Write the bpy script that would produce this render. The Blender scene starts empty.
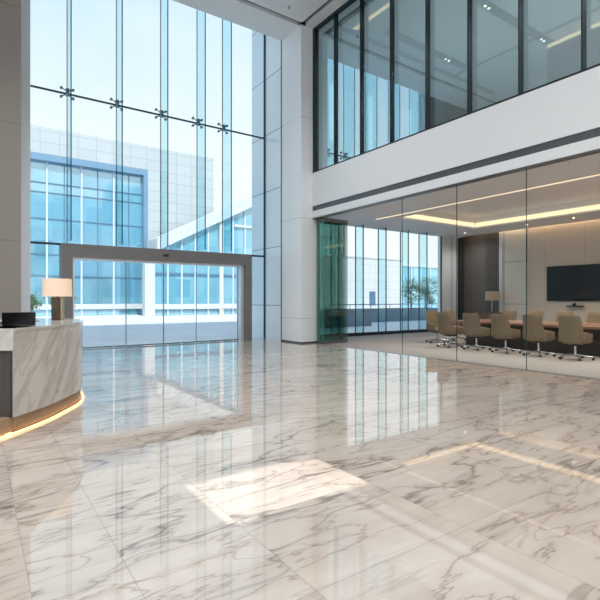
import bpy, bmesh, math, random
from mathutils import Vector, Matrix
random.seed(7)
PI = math.pi
S = bpy.context.scene
COL = S.collection
R = math.radians

# ---------------------------------------------------------------- node helpers
def new_mat(name):
    m = bpy.data.materials.new(name); m.use_nodes = True
    nt = m.node_tree; nt.nodes.clear()
    out = nt.nodes.new('ShaderNodeOutputMaterial')
    return m, nt, out
def nd(nt, typ, **kw):
    n = nt.nodes.new(typ)
    for k, v in kw.items(): setattr(n, k, v)
    return n
def setin(nt, n, key, v):
    if isinstance(v, bpy.types.NodeSocket): nt.links.new(v, n.inputs[key])
    else: n.inputs[key].default_value = v
def mth(nt, op, a, b=None, c=None, clamp=False):
    n = nd(nt, 'ShaderNodeMath', operation=op, use_clamp=clamp)
    setin(nt, n, 0, a)
    if b is not None: setin(nt, n, 1, b)
    if c is not None: setin(nt, n, 2, c)
    return n.outputs[0]
def mixc(nt, f, a, b, blend='MIX'):
    n = nd(nt, 'ShaderNodeMix', data_type='RGBA', blend_type=blend)
    setin(nt, n, 0, f); setin(nt, n, 6, a); setin(nt, n, 7, b)
    return n.outputs[2]
def rgba(c): return (c[0], c[1], c[2], 1.0)
def principled(nt, out, col, rough=.5, metal=0., ior=1.5, coat=0., emis=None, estr=0., rnorm=None):
    p = nd(nt, 'ShaderNodeBsdfPrincipled')
    setin(nt, p, 'Base Color', col if isinstance(col, bpy.types.NodeSocket) else rgba(col))
    setin(nt, p, 'Roughness', rough); setin(nt, p, 'Metallic', metal); setin(nt, p, 'IOR', ior)
    setin(nt, p, 'Coat Weight', coat); p.inputs['Coat Roughness'].default_value = .03
    if emis is not None:
        p.inputs['Emission Color'].default_value = rgba(emis); p.inputs['Emission Strength'].default_value = estr
    if rnorm is not None: nt.links.new(rnorm, p.inputs['Normal'])
    nt.links.new(p.outputs[0], out.inputs[0])
    return p
def plain(name, col, rough=.5, metal=0., ior=1.5, var=.04, scale=6., coat=0., bump=0., bscale=200.):
    """solid colour with a slight procedural mottling"""
    m, nt, out = new_mat(name)
    tc = nd(nt, 'ShaderNodeTexCoord')
    no = nd(nt, 'ShaderNodeTexNoise'); no.inputs['Scale'].default_value = scale; no.inputs['Detail'].default_value = 4
    nt.links.new(tc.outputs['Object'], no.inputs['Vector'])
    c = mixc(nt, no.outputs[0], rgba([x*(1-var) for x in col]), rgba([min(1, x*(1+var)) for x in col]))
    nrm = None
    if bump:
        n2 = nd(nt, 'ShaderNodeTexNoise'); n2.inputs['Scale'].default_value = bscale
        nt.links.new(tc.outputs['Object'], n2.inputs['Vector'])
        b = nd(nt, 'ShaderNodeBump'); b.inputs['Strength'].default_value = bump
        nt.links.new(n2.outputs[0], b.inputs['Height']); nrm = b.outputs[0]
    principled(nt, out, c, rough, metal, ior, coat, rnorm=nrm)
    return m
def emit(name, col, strength):
    m, nt, out = new_mat(name)
    e = nd(nt, 'ShaderNodeEmission'); e.inputs[0].default_value = rgba(col); e.inputs[1].default_value = strength
    nt.links.new(e.outputs[0], out.inputs[0]); return m
def glass(name, tint, f0=.04, gloss=(1, 1, 1), k=1.0):
    """clear pane: tinted transmission plus mirror reflection that grows at grazing angles"""
    m, nt, out = new_mat(name)
    lw = nd(nt, 'ShaderNodeLayerWeight'); lw.inputs['Blend'].default_value = .5
    p5 = mth(nt, 'POWER', lw.outputs['Facing'], 5.0)
    fac = mth(nt, 'MULTIPLY_ADD', p5, (1-f0)*k, f0, clamp=True)
    t = nd(nt, 'ShaderNodeBsdfTransparent'); t.inputs[0].default_value = rgba(tint)
    g = nd(nt, 'ShaderNodeBsdfGlossy'); g.inputs['Color'].default_value = rgba(gloss); g.inputs['Roughness'].default_value = 0.0
    mx = nd(nt, 'ShaderNodeMixShader'); nt.links.new(fac, mx.inputs[0]); nt.links.new(t.outputs[0], mx.inputs[1]); nt.links.new(g.outputs[0], mx.inputs[2])
    nt.links.new(mx.outputs[0], out.inputs[0]); return m
def vmath(nt, op, a, b=None, scale=None):
    n = nd(nt, 'ShaderNodeVectorMath', operation=op)
    setin(nt, n, 0, a)
    if b is not None: setin(nt, n, 1, b)
    if scale is not None: setin(nt, n, 'Scale', scale)
    return n.outputs[0]
def noise(nt, vec, scale, detail=4, rough=.55, dist=0.):
    n = nd(nt, 'ShaderNodeTexNoise')
    nt.links.new(vec, n.inputs['Vector'])
    n.inputs['Scale'].default_value = scale; n.inputs['Detail'].default_value = detail
    n.inputs['Roughness'].default_value = rough; n.inputs['Distortion'].default_value = dist
    return n
def ridge(nt, val, width):
    """1 on the contour val==.5, falling to 0 at distance width"""
    d = mth(nt, 'ABSOLUTE', mth(nt, 'SUBTRACT', val, .5))
    return mth(nt, 'SUBTRACT', 1.0, mth(nt, 'DIVIDE', d, width), clamp=True)

def floor_marble():
    m, nt, out = new_mat('polished_veined_marble')
    tc = nd(nt, 'ShaderNodeTexCoord'); P = tc.outputs['Object']
    sx = nd(nt, 'ShaderNodeSeparateXYZ'); nt.links.new(P, sx.inputs[0])
    x, y = sx.outputs[0], sx.outputs[1]
    PX, PY = 1.13, .85
    u = mth(nt, 'DIVIDE', mth(nt, 'SUBTRACT', x, 1.345), PX)
    v = mth(nt, 'DIVIDE', mth(nt, 'SUBTRACT', y, 2.65), PY)
    iu, iv = mth(nt, 'FLOOR', u), mth(nt, 'FLOOR', v)
    cb = nd(nt, 'ShaderNodeCombineXYZ'); nt.links.new(iu, cb.inputs[0]); nt.links.new(iv, cb.inputs[1])
    wn = nd(nt, 'ShaderNodeTexWhiteNoise', noise_dimensions='3D'); nt.links.new(cb.outputs[0], wn.inputs['Vector'])
    # joints
    def line(t, per, w):
        fr = mth(nt, 'FRACT', t)
        e = mth(nt, 'MINIMUM', fr, mth(nt, 'SUBTRACT', 1.0, fr))
        return mth(nt, 'LESS_THAN', mth(nt, 'MULTIPLY', e, per), w)
    jl = mth(nt, 'MAXIMUM', line(u, PX, .0032), line(v, PY, .0032))
    jl = mth(nt, 'MAXIMUM', jl, mth(nt, 'LESS_THAN', mth(nt, 'ABSOLUTE', mth(nt, 'SUBTRACT', x, .65)), .004))
    # slab pattern, shifted a little from slab to slab
    sh = vmath(nt, 'SCALE', wn.outputs['Color'], scale=.35)
    Q = vmath(nt, 'ADD', P, sh)
    mp = nd(nt, 'ShaderNodeMapping'); nt.links.new(Q, mp.inputs[0])
    mp.inputs['Rotation'].default_value = (0, 0, R(33)); mp.inputs['Scale'].default_value = (.36, 1.25, 1)
    V = mp.outputs[0]
    warp = noise(nt, V, 1.1, 3)
    W = vmath(nt, 'ADD', V, vmath(nt, 'SCALE', warp.outputs['Color'], scale=.9))
    n1 = noise(nt, W, 1.0, 4, .5); v1 = mth(nt, 'POWER', ridge(nt, n1.outputs[0], .014), 1.3)
    n2 = noise(nt, W, 2.2, 3, .5); v2 = mth(nt, 'POWER', ridge(nt, n2.outputs[0], .016), 1.3)
    n3 = noise(nt, V, .8, 3); msk = mth(nt, 'MULTIPLY', mth(nt, 'SUBTRACT', n3.outputs[0], .36), 5.0, clamp=True)
    soft = ridge(nt, n1.outputs[0], .16)
    n4 = noise(nt, W, 1.7, 8, .7)
    base = mixc(nt, n4.outputs[0], rgba((.48, .395, .325)), rgba((.62, .535, .46)))
    mp2 = nd(nt, 'ShaderNodeMapping'); nt.links.new(Q, mp2.inputs[0])
    mp2.inputs['Rotation'].default_value = (0, 0, R(20)); mp2.inputs['Scale'].default_value = (.5, 2.4, 1); mp2.inputs['Location'].default_value = (7, 3, 2)
    W2 = vmath(nt, 'ADD', mp2.outputs[0], vmath(nt, 'SCALE', warp.outputs['Color'], scale=.5))
    n5 = noise(nt, W2, 1.3, 5, .55); v5 = mth(nt, 'POWER', ridge(nt, n5.outputs[0], .013), 1.4)
    base = mixc(nt, mth(nt, 'MULTIPLY', ridge(nt, n5.outputs[0], .09), .22), base, rgba((.34, .25, .19)))
    base = mixc(nt, mth(nt, 'MULTIPLY', v5, .6), base, rgba((.16, .11, .08)))
    base = mixc(nt, mth(nt, 'MULTIPLY', soft, .28), base, rgba((.30, .24, .20)))
    base = mixc(nt, mth(nt, 'MULTIPLY', mth(nt, 'MULTIPLY', v2, msk), .55), base, rgba((.20, .145, .11)))
    base = mixc(nt, mth(nt, 'MULTIPLY', mth(nt, 'MULTIPLY', v1, msk), .7), base, rgba((.09, .062, .045)))
    base = mixc(nt, mth(nt, 'MULTIPLY', jl, .4), base, rgba((.2, .18, .16)))
    principled(nt, out, base, .03, 0, 2.0, 0.)
    return m
def desk_marble(name, rot=(0, 0, 0)):
    m, nt, out = new_mat(name)
    tc = nd(nt, 'ShaderNodeTexCoord')
    mp = nd(nt, 'ShaderNodeMapping'); nt.links.new(tc.outputs['Object'], mp.inputs[0])
    mp.vector_type = 'TEXTURE'
    mp.inputs['Rotation'].default_value = (R(-10), R(-52), R(50)); mp.inputs['Scale'].default_value = (1.5, .8, .42)
    V = mp.outputs[0]
    wr = noise(nt, V, 1.2, 3)
    W = vmath(nt, 'ADD', V, vmath(nt, 'SCALE', wr.outputs['Color'], scale=.55))
    n1 = noise(nt, W, 1.15, 4, .5); n2 = noise(nt, W, 2.0, 4, .5)
    c = mixc(nt, n2.outputs[0], rgba((.56, .51, .46)), rgba((.68, .64, .60)))
    c = mixc(nt, mth(nt, 'MULTIPLY', ridge(nt, n1.outputs[0], .07), .5), c, rgba((.36, .30, .25)))
    c = mixc(nt, mth(nt, 'MULTIPLY', ridge(nt, n2.outputs[0], .012), .5), c, rgba((.30, .25, .21)))
    principled(nt, out, c, .12, 0, 1.5)
    return m
def panel_grid(name, col, joint, pw, ph, w=.02, rough=.4, axes='XZ', off=(0, 0), jit=.03, metal=0, ior=1.5):
    """cladding panels of pw x ph with thin joints"""
    m, nt, out = new_mat(name)
    tc = nd(nt, 'ShaderNodeTexCoord')
    sx = nd(nt, 'ShaderNodeSeparateXYZ'); nt.links.new(tc.outputs['Object'], sx.inputs[0])
    idx = {'X': 0, 'Y': 1, 'Z': 2}
    ts = []
    for a, per, o in zip(axes, (pw, ph), off):
        ts.append(mth(nt, 'DIVIDE', mth(nt, 'SUBTRACT', sx.outputs[idx[a]], o), per))
    def line(t, per):
        fr = mth(nt, 'FRACT', t); e = mth(nt, 'MINIMUM', fr, mth(nt, 'SUBTRACT', 1.0, fr))
        return mth(nt, 'LESS_THAN', mth(nt, 'MULTIPLY', e, per), w/2)
    j = mth(nt, 'MAXIMUM', line(ts[0], pw), line(ts[1], ph))
    cb = nd(nt, 'ShaderNodeCombineXYZ')
    nt.links.new(mth(nt, 'FLOOR', ts[0]), cb.inputs[0]); nt.links.new(mth(nt, 'FLOOR', ts[1]), cb.inputs[1])
    wn = nd(nt, 'ShaderNodeTexWhiteNoise', noise_dimensions='3D'); nt.links.new(cb.outputs[0], wn.inputs['Vector'])
    c = mixc(nt, wn.outputs['Value'], rgba([q*(1-jit) for q in col]), rgba([min(1, q*(1+jit)) for q in col]))
    no = noise(nt, tc.outputs['Object'], 1.5, 5)
    c = mixc(nt, mth(nt, 'MULTIPLY', no.outputs[0], .12), c, rgba([q*.8 for q in col]))
    c = mixc(nt, j, c, rgba(joint))
    principled(nt, out, c, rough, metal, ior)
    return m
def wood(name, a, b, axis='Z', rough=.4, scale=5., stretch=.06):
    m, nt, out = new_mat(name)
    tc = nd(nt, 'ShaderNodeTexCoord')
    mp = nd(nt, 'ShaderNodeMapping'); nt.links.new(tc.outputs['Object'], mp.inputs[0])
    sc = [1, 1, 1]; sc['XYZ'.index(axis)] = stretch
    mp.inputs['Scale'].default_value = sc
    n1 = noise(nt, mp.outputs[0], scale*4, 6, .6, .4)
    c = mixc(nt, n1.outputs[0], rgba(a), rgba(b))
    principled(nt, out, c, rough)
    return m
def exterior_glass(name, dark, light, ph=3.2, rough=.06, f0=.35):
    """tinted office glazing: blue pane, storey to storey variation, mirror coat"""
    m, nt, out = new_mat(name)
    tc = nd(nt, 'ShaderNodeTexCoord')
    sx = nd(nt, 'ShaderNodeSeparateXYZ'); nt.links.new(tc.outputs['Object'], sx.inputs[0])
    cb = nd(nt, 'ShaderNodeCombineXYZ')
    nt.links.new(mth(nt, 'FLOOR', mth(nt, 'DIVIDE', sx.outputs[0], 1.33)), cb.inputs[0])
    nt.links.new(mth(nt, 'FLOOR', mth(nt, 'DIVIDE', sx.outputs[2], ph/2)), cb.inputs[1])
    wn = nd(nt, 'ShaderNodeTexWhiteNoise', noise_dimensions='3D'); nt.links.new(cb.outputs[0], wn.inputs['Vector'])
    c = mixc(nt, wn.outputs['Value'], rgba(dark), rgba(light))
    d = nd(nt, 'ShaderNodeBsdfDiffuse'); nt.links.new(c, d.inputs[0])
    g = nd(nt, 'ShaderNodeBsdfGlossy'); g.inputs['Color'].default_value = (.80, .93, 1, 1); g.inputs['Roughness'].default_value = rough
    lw = nd(nt, 'ShaderNodeLayerWeight'); lw.inputs['Blend'].default_value = .5
    f = mth(nt, 'MULTIPLY_ADD', mth(nt, 'POWER', lw.outputs['Facing'], 4.0), 1-f0, f0, clamp=True)
    mx = nd(nt, 'ShaderNodeMixShader'); nt.links.new(f, mx.inputs[0]); nt.links.new(d.outputs[0], mx.inputs[1]); nt.links.new(g.outputs[0], mx.inputs[2])
    nt.links.new(mx.outputs[0], out.inputs[0]); return m

# ---------------------------------------------------------------- materials
M = {}
M['floor'] = floor_marble()
M['desk'] = desk_marble('desk_marble')
M['white'] = plain('white_plaster', (.76, .76, .765), .55, var=.015, scale=1.5)
M['ceil'] = plain('ceiling_paint', (.80, .81, .82), .6, var=.01, scale=1.5)
M['groove'] = plain('shadow_gap_grey', (.16, .17, .175), .6)
M['pillar'] = panel_grid('white_stone_cladding', (.86, .87, .885), (.52, .52, .53), 50, 3.2, .014, .3, 'YZ', (-20, .8), .01)
M['pilaster'] = panel_grid('warm_grey_stone', (.285, .25, .22), (.19, .165, .145), 50, 2.85, .02, .45, 'XZ', (-20, -.02), .01)
M['bluepanel'] = panel_grid('pale_blue_glass_cladding', (.80, .92, .99), (.28, .38, .46), 1.05, 2.0, .03, .15, 'YZ', (13.3, 1.2), .03, .0, 1.7)
M['jamb'] = plain('pale_jamb', (.86, .92, .97), .3, var=.02)
M['base'] = plain('black_plinth', (.03, .03, .035), .35)
M['grille'] = None
M['track'] = plain('grey_metal', (.20, .205, .21), .35, .6)
M['mullion'] = plain('dark_mullion', (.012, .018, .022), .35, .2)
M['trans'] = plain('dark_blue_metal', (.03, .05, .075), .3, .5)
M['portal'] = plain('bronze_grey_portal', (.185, .175, .168), .42, .25, var=.03, scale=3)
M['steel'] = plain('satin_steel', (.22, .27, .32), .25, .9)
M['alu'] = plain('light_aluminium', (.70, .74, .78), .3, .5)
M['chrome'] = plain('chrome', (.66, .66, .67), .16, 1.0)
M['black'] = plain('black_plastic', (.012, .012, .014), .4)
M['facade_glass'] = glass('facade_glass', (.955, .985, .99), .018)
M['fin_glass'] = glass('fin_glass', (.80, .93, .95), .03, (1, 1, 1), .35)
M['fin_edge'] = plain('fin_edge', (.015, .06, .08), .2)
M['upper_glass'] = glass('coated_upper_glass', (.74, .85, .84), .50, (.72, .90, 1.0))
M['wall_glass'] = glass('partition_glass', (.97, .985, .98), .013)
M['stack_glass'] = glass('stack_glass', (.87, .915, .90), .018, (1, 1, 1))
M['stack_edge'] = plain('green_glass_edge', (.06, .22, .18), .12)
M['carpet'] = plain('grey_carpet', (.30, .27, .25), .95, var=.12, scale=30, bump=.3, bscale=160)
M['beige'] = panel_grid('beige_wall_panel', (.60, .53, .46), (.40, .34, .29), 1.45, 50, .012, .6, 'YZ', (.85, -20), .02)
M['offwhite'] = plain('off_white_panel', (.66, .63, .58), .5, var=.02)
M['darkwood'] = wood('dark_wood_panel', (.055, .042, .036), (.10, .078, .066), 'Z', .3)
M['slat'] = panel_grid('dark_wood_slats', (.085, .065, .052), (.02, .016, .014), .09, 50, .03, .4, 'YZ', (0, -20), .1)
M['walnut'] = wood('walnut', (.10, .055, .034), (.19, .11, .07), 'Z', .4)
M['oak'] = wood('oak_toe', (.30, .19, .11), (.42, .28, .17), 'X', .45)
M['tabletop'] = wood('table_wood', (.20, .105, .07), (.30, .17, .115), 'Y', .22)
M['tablebase'] = plain('table_plinth_black', (.018, .015, .014), .35)
M['taupe'] = plain('taupe_upholstery', (.20, .145, .09), .55, var=.06, scale=14, bump=.12, bscale=260)
M['screen'] = plain('screen_glass', (.006, .012, .018), .1, 0, 1.35)
M['cove'] = emit('warm_cove_light', (1, .72, .42), 1.5)
M['coveline'] = emit('warm_line_light', (1, .78, .55), 1.1)
M['upcove'] = emit('upper_cove_light', (1, .66, .36), 2.4)
M['led'] = emit('warm_led_strip', (1, .60, .26), 2.8)
M['lens'] = emit('downlight_lens', (1, .85, .65), 6.0)
M['bronze'] = plain('bronze_lamp_base', (.10, .072, .05), .3, .6)
M['ext_white'] = panel_grid('white_facade_panels', (.52, .555, .565), (.38, .42, .455), 1.45, .95, .06, .5, 'XZ', (0, .2), .03)
M['ext_white2'] = panel_grid('white_block_panels', (.72, .73, .73), (.50, .54, .56), 1.6, .7, .03, .6, 'XZ', (0, .2), .03)
M['ext_plain'] = plain('white_render', (.64, .66, .67), .6, var=.02)
M['ext_glass'] = exterior_glass('tower_glass', (.10, .36, .52), (.22, .52, .66), f0=.42)
M['ext_glass2'] = exterior_glass('wing_glass', (.12, .38, .50), (.30, .60, .70), f0=.32)
M['ext_frame'] = plain('blue_grey_frame', (.20, .34, .48), .4, .2)
M['ext_mull'] = plain('white_mullion', (.62, .72, .80), .4)
M['ext_mulldark'] = plain('slate_mullion', (.10, .20, .30), .4)
M['paving'] = panel_grid('plaza_paving', (.74, .745, .75), (.58, .59, .60), 1.2, 1.2, .02, .7, 'XY', (0, 0), .05)
M['stone'] = plain('planter_stone', (.30, .36, .40), .6)
M['leaf'] = plain('leaf_green', (.10, .20, .07), .6, var=.3, scale=3)
M['leaf2'] = plain('grey_green_leaf', (.10, .19, .13), .6, var=.3, scale=3)
M['bark'] = plain('bark', (.16, .12, .09), .8)
M['roof'] = plain('roof_slab', (.6, .6, .6), .7)

def grille_mat():
    m, nt, out = new_mat('linear_grille')
    tc = nd(nt, 'ShaderNodeTexCoord'); sx = nd(nt, 'ShaderNodeSeparateXYZ'); nt.links.new(tc.outputs['Object'], sx.inputs[0])
    fr = mth(nt, 'FRACT', mth(nt, 'DIVIDE', sx.outputs[2], .028))
    c = mixc(nt, mth(nt, 'GREATER_THAN', fr, .5), rgba((.05, .053, .058)), rgba((.17, .175, .185)))
    principled(nt, out, c, .4, .4); return m
M['grille'] = grille_mat()
def skylight_mat():
    m, nt, out = new_mat('tinted_skylight_glass')
    t = nd(nt, 'ShaderNodeBsdfTransparent'); t.inputs[0].default_value = (.97, .97, .97, 1)
    nt.links.new(t.outputs[0], out.inputs[0]); return m
M['skylight'] = skylight_mat()
def shade_mat():
    m, nt, out = new_mat('glowing_linen_shade')
    tc = nd(nt, 'ShaderNodeTexCoord'); no = noise(nt, tc.outputs['Object'], 60, 3)
    c = mixc(nt, no.outputs[0], rgba((.62, .50, .40)), rgba((.70, .58, .47)))
    principled(nt, out, c, .8, emis=(1, .62, .38), estr=.36); return m
M['shade'] = shade_mat()

# ---------------------------------------------------------------- mesh builder
class MB:
    def __init__(s): s.bm = bmesh.new()
    def poly_prism(s, pts, z0, z1):
        b = s.bm
        lo = [b.verts.new((p[0], p[1], z0)) for p in pts]; hi = [b.verts.new((p[0], p[1], z1)) for p in pts]
        n = len(pts)
        b.faces.new(lo[::-1]); b.faces.new(hi)
        for i in range(n): b.faces.new((lo[i], lo[(i+1) % n], hi[(i+1) % n], hi[i]))
        return s
    def box(s, x0, x1, y0, y1, z0, z1, bev=0., seg=2):
        t = bmesh.new()
        bmesh.ops.create_cube(t, size=1)
        for v in t.verts:
            v.co = Vector(((x0+x1)/2+v.co.x*(x1-x0), (y0+y1)/2+v.co.y*(y1-y0), (z0+z1)/2+v.co.z*(z1-z0)))
        if bev: bmesh.ops.bevel(t, geom=list(t.edges), offset=bev, segments=seg, profile=.5, affect='EDGES')
        s.add(t); return s
    def add(s, t, mat=None):
        if mat is not None: bmesh.ops.transform(t, matrix=mat, verts=t.verts)
        mp = {v: s.bm.verts.new(v.co) for v in t.verts}
        for f in t.faces:
            try: s.bm.faces.new([mp[v] for v in f.verts])
            except ValueError: pass
        t.free()
    def bar(s, a, b, r0, r1=None, n=12):
        a, b = Vector(a), Vector(b); r1 = r0 if r1 is None else r1
        d = b-a; L = d.length
        t = bmesh.new()
        bmesh.ops.create_cone(t, cap_ends=True, segments=n, radius1=r0, radius2=r1, depth=L)
        q = Vector((0, 0, 1)).rotation_difference(d.normalized()).to_matrix().to_4x4()
        s.add(t, Matrix.Translation((a+b)/2) @ q); return s
    def rod(s, a, b, w, h):
        """rectangular bar from a to b"""
        a, b = Vector(a), Vector(b); d = b-a
        t = bmesh.new(); bmesh.ops.create_cube(t, size=1)
        for v in t.verts: v.co = Vector((v.co.x*w, v.co.y*h, v.co.z*d.length))
        q = d.normalized().to_track_quat('Z', 'Y').to_matrix().to_4x4()
        s.add(t, Matrix.Translation((a+b)/2) @ q); return s
    def ball(s, c, r, sub=2, sq=(1, 1, 1)):
        t = bmesh.new(); bmesh.ops.create_icosphere(t, subdivisions=sub, radius=r)
        for v in t.verts: v.co = Vector((v.co.x*sq[0]+c[0], v.co.y*sq[1]+c[1], v.co.z*sq[2]+c[2]))
        s.add(t); return s
    def lathe(s, prof, n=32, c=(0, 0, 0), cap=True):
        b = s.bm; rings = []
        for r, z in prof:
            rings.append([b.verts.new((c[0]+r*math.cos(2*PI*i/n), c[1]+r*math.sin(2*PI*i/n), c[2]+z)) for i in range(n)])
        for A, B in zip(rings, rings[1:]):
            for i in range(n): b.faces.new((A[i], A[(i+1) % n], B[(i+1) % n], B[i]))
        if cap:
            b.faces.new(rings[0][::-1]); b.faces.new(rings[-1])
        return s
    def ribbon(s, outer, inner, z0, z1):
        """closed strip between two open polylines"""
        b = s.bm; n = len(outer); V = []
        for z in (z0, z1):
            V.append(([b.verts.new((p[0], p[1], z)) for p in outer], [b.verts.new((p[0], p[1], z)) for p in inner]))
        (o0, i0), (o1, i1) = V
        for k in range(n-1):
            b.faces.new((o0[k], o0[k+1], o1[k+1], o1[k]))
            b.faces.new((i0[k+1], i0[k], i1[k], i1[k+1]))
            b.faces.new((o1[k], o1[k+1], i1[k+1], i1[k]))
            b.faces.new((o0[k+1], o0[k], i0[k], i0[k+1]))
        for k in (0, n-1):
            f = (o0[k], o1[k], i1[k], i0[k]); b.faces.new(f if k == 0 else f[::-1])
        return s
    def build(s, name, mat, parent=None, smooth=None, shift=None):
        bm = s.bm
        bmesh.ops.recalc_face_normals(bm, faces=bm.faces)
        if shift is not None:
            for v in bm.verts: v.co -= Vector(shift)
        me = bpy.data.meshes.new(name); bm.to_mesh(me); bm.free()
        me.materials.append(mat)
        o = bpy.data.objects.new(name, me); COL.objects.link(o)
        if smooth is not None:
            for p in me.polygons: p.use_smooth = True
            try: me.set_sharp_from_angle(angle=R(smooth))
            except Exception: pass
        if parent is not None: o.parent = parent
        return o
def tag(o, label=None, cat=None, group=None, kind=None):
    if label: o['label'] = label
    if cat: o['category'] = cat
    if group: o['group'] = group
    if kind: o['kind'] = kind
    return o
def thing(name, label, cat, loc=(0, 0, 0), rz=0, group=None):
    o = bpy.data.objects.new(name, None); COL.objects.link(o)
    o.location = loc; o.rotation_euler = (0, 0, rz); o.empty_display_size = .1
    return tag(o, label, cat, group)
def struct(o, label=None, cat=None): return tag(o, label, cat, kind='structure')
def sbox(name, mat, x0, x1, y0, y1, z0, z1, label=None, cat=None):
    return struct(MB().box(x0, x1, y0, y1, z0, z1).build(name, mat), label, cat)
def copy_tree(o, parent=None):
    c = o.copy(); COL.objects.link(c)
    if parent is not None: c.parent = parent
    for ch in list(o.children): copy_tree(ch, c)
    return c

# ---------------------------------------------------------------- key planes (camera stands at x=y=0, eye 1.4 m)
XG = 8.9          # partition / upper glazing plane
XP = 8.45         # left face of the white pillar
YF = 14.4         # entrance curtain wall
YC = 13.6         # curtain wall of the meeting rooms
ZC = 10.1         # lobby ceiling
YB, XL = -8.0, -7.0
ZT = 11.4

# ---------------------------------------------------------------- lobby shell
sbox('floor', M['floor'], XL, XG+.03, YB, YF+.1, -.2, 0, 'polished veined marble lobby floor', 'floor')
wb = MB(); wb.box(XG+.3, 19, YB-.3, YB, 0, 12); wb.box(XL-.3, XG+.3, YB-.3, YB, 8.6, 12); wb.box(XL-.3, XL+1, YB-.3, YB, 0, 8.6); wb.box(7.5, XG+.3, YB-.3, YB, 0, 8.6)
struct(wb.build('wall_back', M['white']))
struct(MB().box(XL+1, 7.5, YB-.16, YB-.14, 0, 8.6).build('back_fill_glazing', M['facade_glass']))  # unseen glazing behind the camera, added to let in fill light
gb_ = MB(); gb_.box(-60, 60, -60, YB, -.2, -.012); gb_.box(-60, XL, YB, YF+.1, -.2, -.012)
struct(gb_.build('ground_back', M['paving']))
wl_ = MB(); wl_.box(XL-.3, XL, YB, -7, 0, 12); wl_.box(XL-.3, XL, 8.6, YF, 0, 12); wl_.box(XL-.3, XL, -7, 8.6, 9.2, 12); wl_.box(XL-.3, XL, -7, 8.6, 0, .3)
struct(wl_.build('wall_left', M['white']))
wg = MB()
for k in range(8): wg.box(XL-.16, XL-.14, -7+k*1.95+.02, -7+(k+1)*1.95-.02, .3, 9.2)
struct(wg.build('left_fill_glazing', M['facade_glass']))  # unseen side glazing, added to light the left-facing pillar and return
sbox('wall_front', M['pilaster'], XL, .905, 13.3, YF+.25, 0, ZT, 'warm grey stone wall left of the entrance glazing', 'wall')
sbox('trim_1', M['jamb'], .905, 1.19, YF-.06, YF+.25, 0, ZT, 'pale vertical jamb at the left end of the glazing', 'jamb')
# white pillar, blue glass return
sbox('wall_pillar', M['pillar'], XP, XG+.3, 12.14, 13.3, .05, ZT, 'tall white stone pillar right of the entrance', 'pillar')
sbox('trim_2', M['base'], XP+.015, XG+.3, 12.155, 13.3, 0, .05, 'black base of the white pillar', 'plinth')
sbox('wall_return', M['bluepanel'], XP, XP+.35, 13.3, 15.35, 0, ZT+.3, 'pale blue glass clad return between pillar and glazing', 'wall')
sbox('trim_3', M['mullion'], XP-.012, XP+.02, 13.285, 13.325, 0, ZT)
# ceiling: main field with a skylight, groove, perimeter soffits
SX0, SX1, SY0, SY1 = 1.29, 2.49, 2.63, 3.54      # sunlit slab on the floor
sun_dir = Vector((.10, math.cos(R(52)), -math.sin(R(52)))).normalized()
dx, dy = sun_dir.x/-sun_dir.z, sun_dir.y/-sun_dir.z
zr = ZC+.2
sk = (SX0-dx*zr, SX1-dx*zr, SY0-dy*zr, SY1-dy*zr)
gx, gy, gw = 8.42, 12.06, .2
c = MB()
c.box(XL, sk[0], YB, gy, ZC, zr); c.box(sk[1], gx, YB, gy, ZC, zr)
c.box(sk[0], sk[1], YB, sk[2], ZC, zr)
if sk[3] < gy: c.box(sk[0], sk[1], sk[3], gy, ZC, zr)
struct(c.build('ceiling', M['ceil']), 'smooth white lobby ceiling field', 'ceiling')
g = MB(); g.box(XL, gx+gw, gy, gy+gw, ZC+.12, ZC+.2); g.box(gx, gx+gw, YB, gy, ZC+.12, ZC+.2)
struct(g.build('ceiling_groove', M['groove']), 'dark shadow gap around the lobby ceiling', 'ceiling groove')
g = MB(); g.box(XL, gx+gw, gy+gw, 13.3, ZC, ZC+.2); g.box(gx+gw, XG+.1, YB, 12.14, ZC, ZC+.2)
g.box(gx+gw-.0001, XP, 12.14, 13.3, ZC, ZC+.2)
struct(g.build('ceiling_soffit', M['ceil']), 'white soffit strip bordering the lobby ceiling', 'soffit')
sbox('trim_4', M['ceil'], XL, XP, 13.1, 13.3, ZC+.2, ZT)
r = MB()
h0, h1, h2, h3 = sk[0]-.35, sk[1]+.2, sk[2]-1.3, sk[3]+.15
RB = [(XL-.3, h0, YB, YF+.2), (h1, 19, YB, YF+.2), (h0, h1, YB, h2), (h0, h1, h3, YF+.2)]
for a in RB: r.box(*a, ZT, ZT+.15)
struct(r.build('ceiling_roof', M['roof']))
struct(MB().box(sk[0]-.02, sk[1]+.02, sk[2]-.02, sk[3]+.02, zr, zr+.02).build('window_1', M['skylight']), 'tinted glass skylight in the lobby ceiling', 'skylight')
# the rest of the building over the glazing (what the tower opposite mirrors), clear of the skylight's sunbeam
blk = MB()
blk.box(XL-10, 16.6, 11.5, YF+.25, ZT+.15, 16.2); blk.box(16.6, 34, 11.5, YF+.25, ZT+.15, 19.0); blk.box(18.65, 34, 11.5, YF+.25, 0, ZT+.15)
struct(blk.build('wall_upper', M['ext_glass2']), 'upper storeys over the entrance', 'facade')
sbox('wall_annexe', M['ext_white'], XL-20, XL-.3, 9.2, YF+.25, 0, 16.2)

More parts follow.
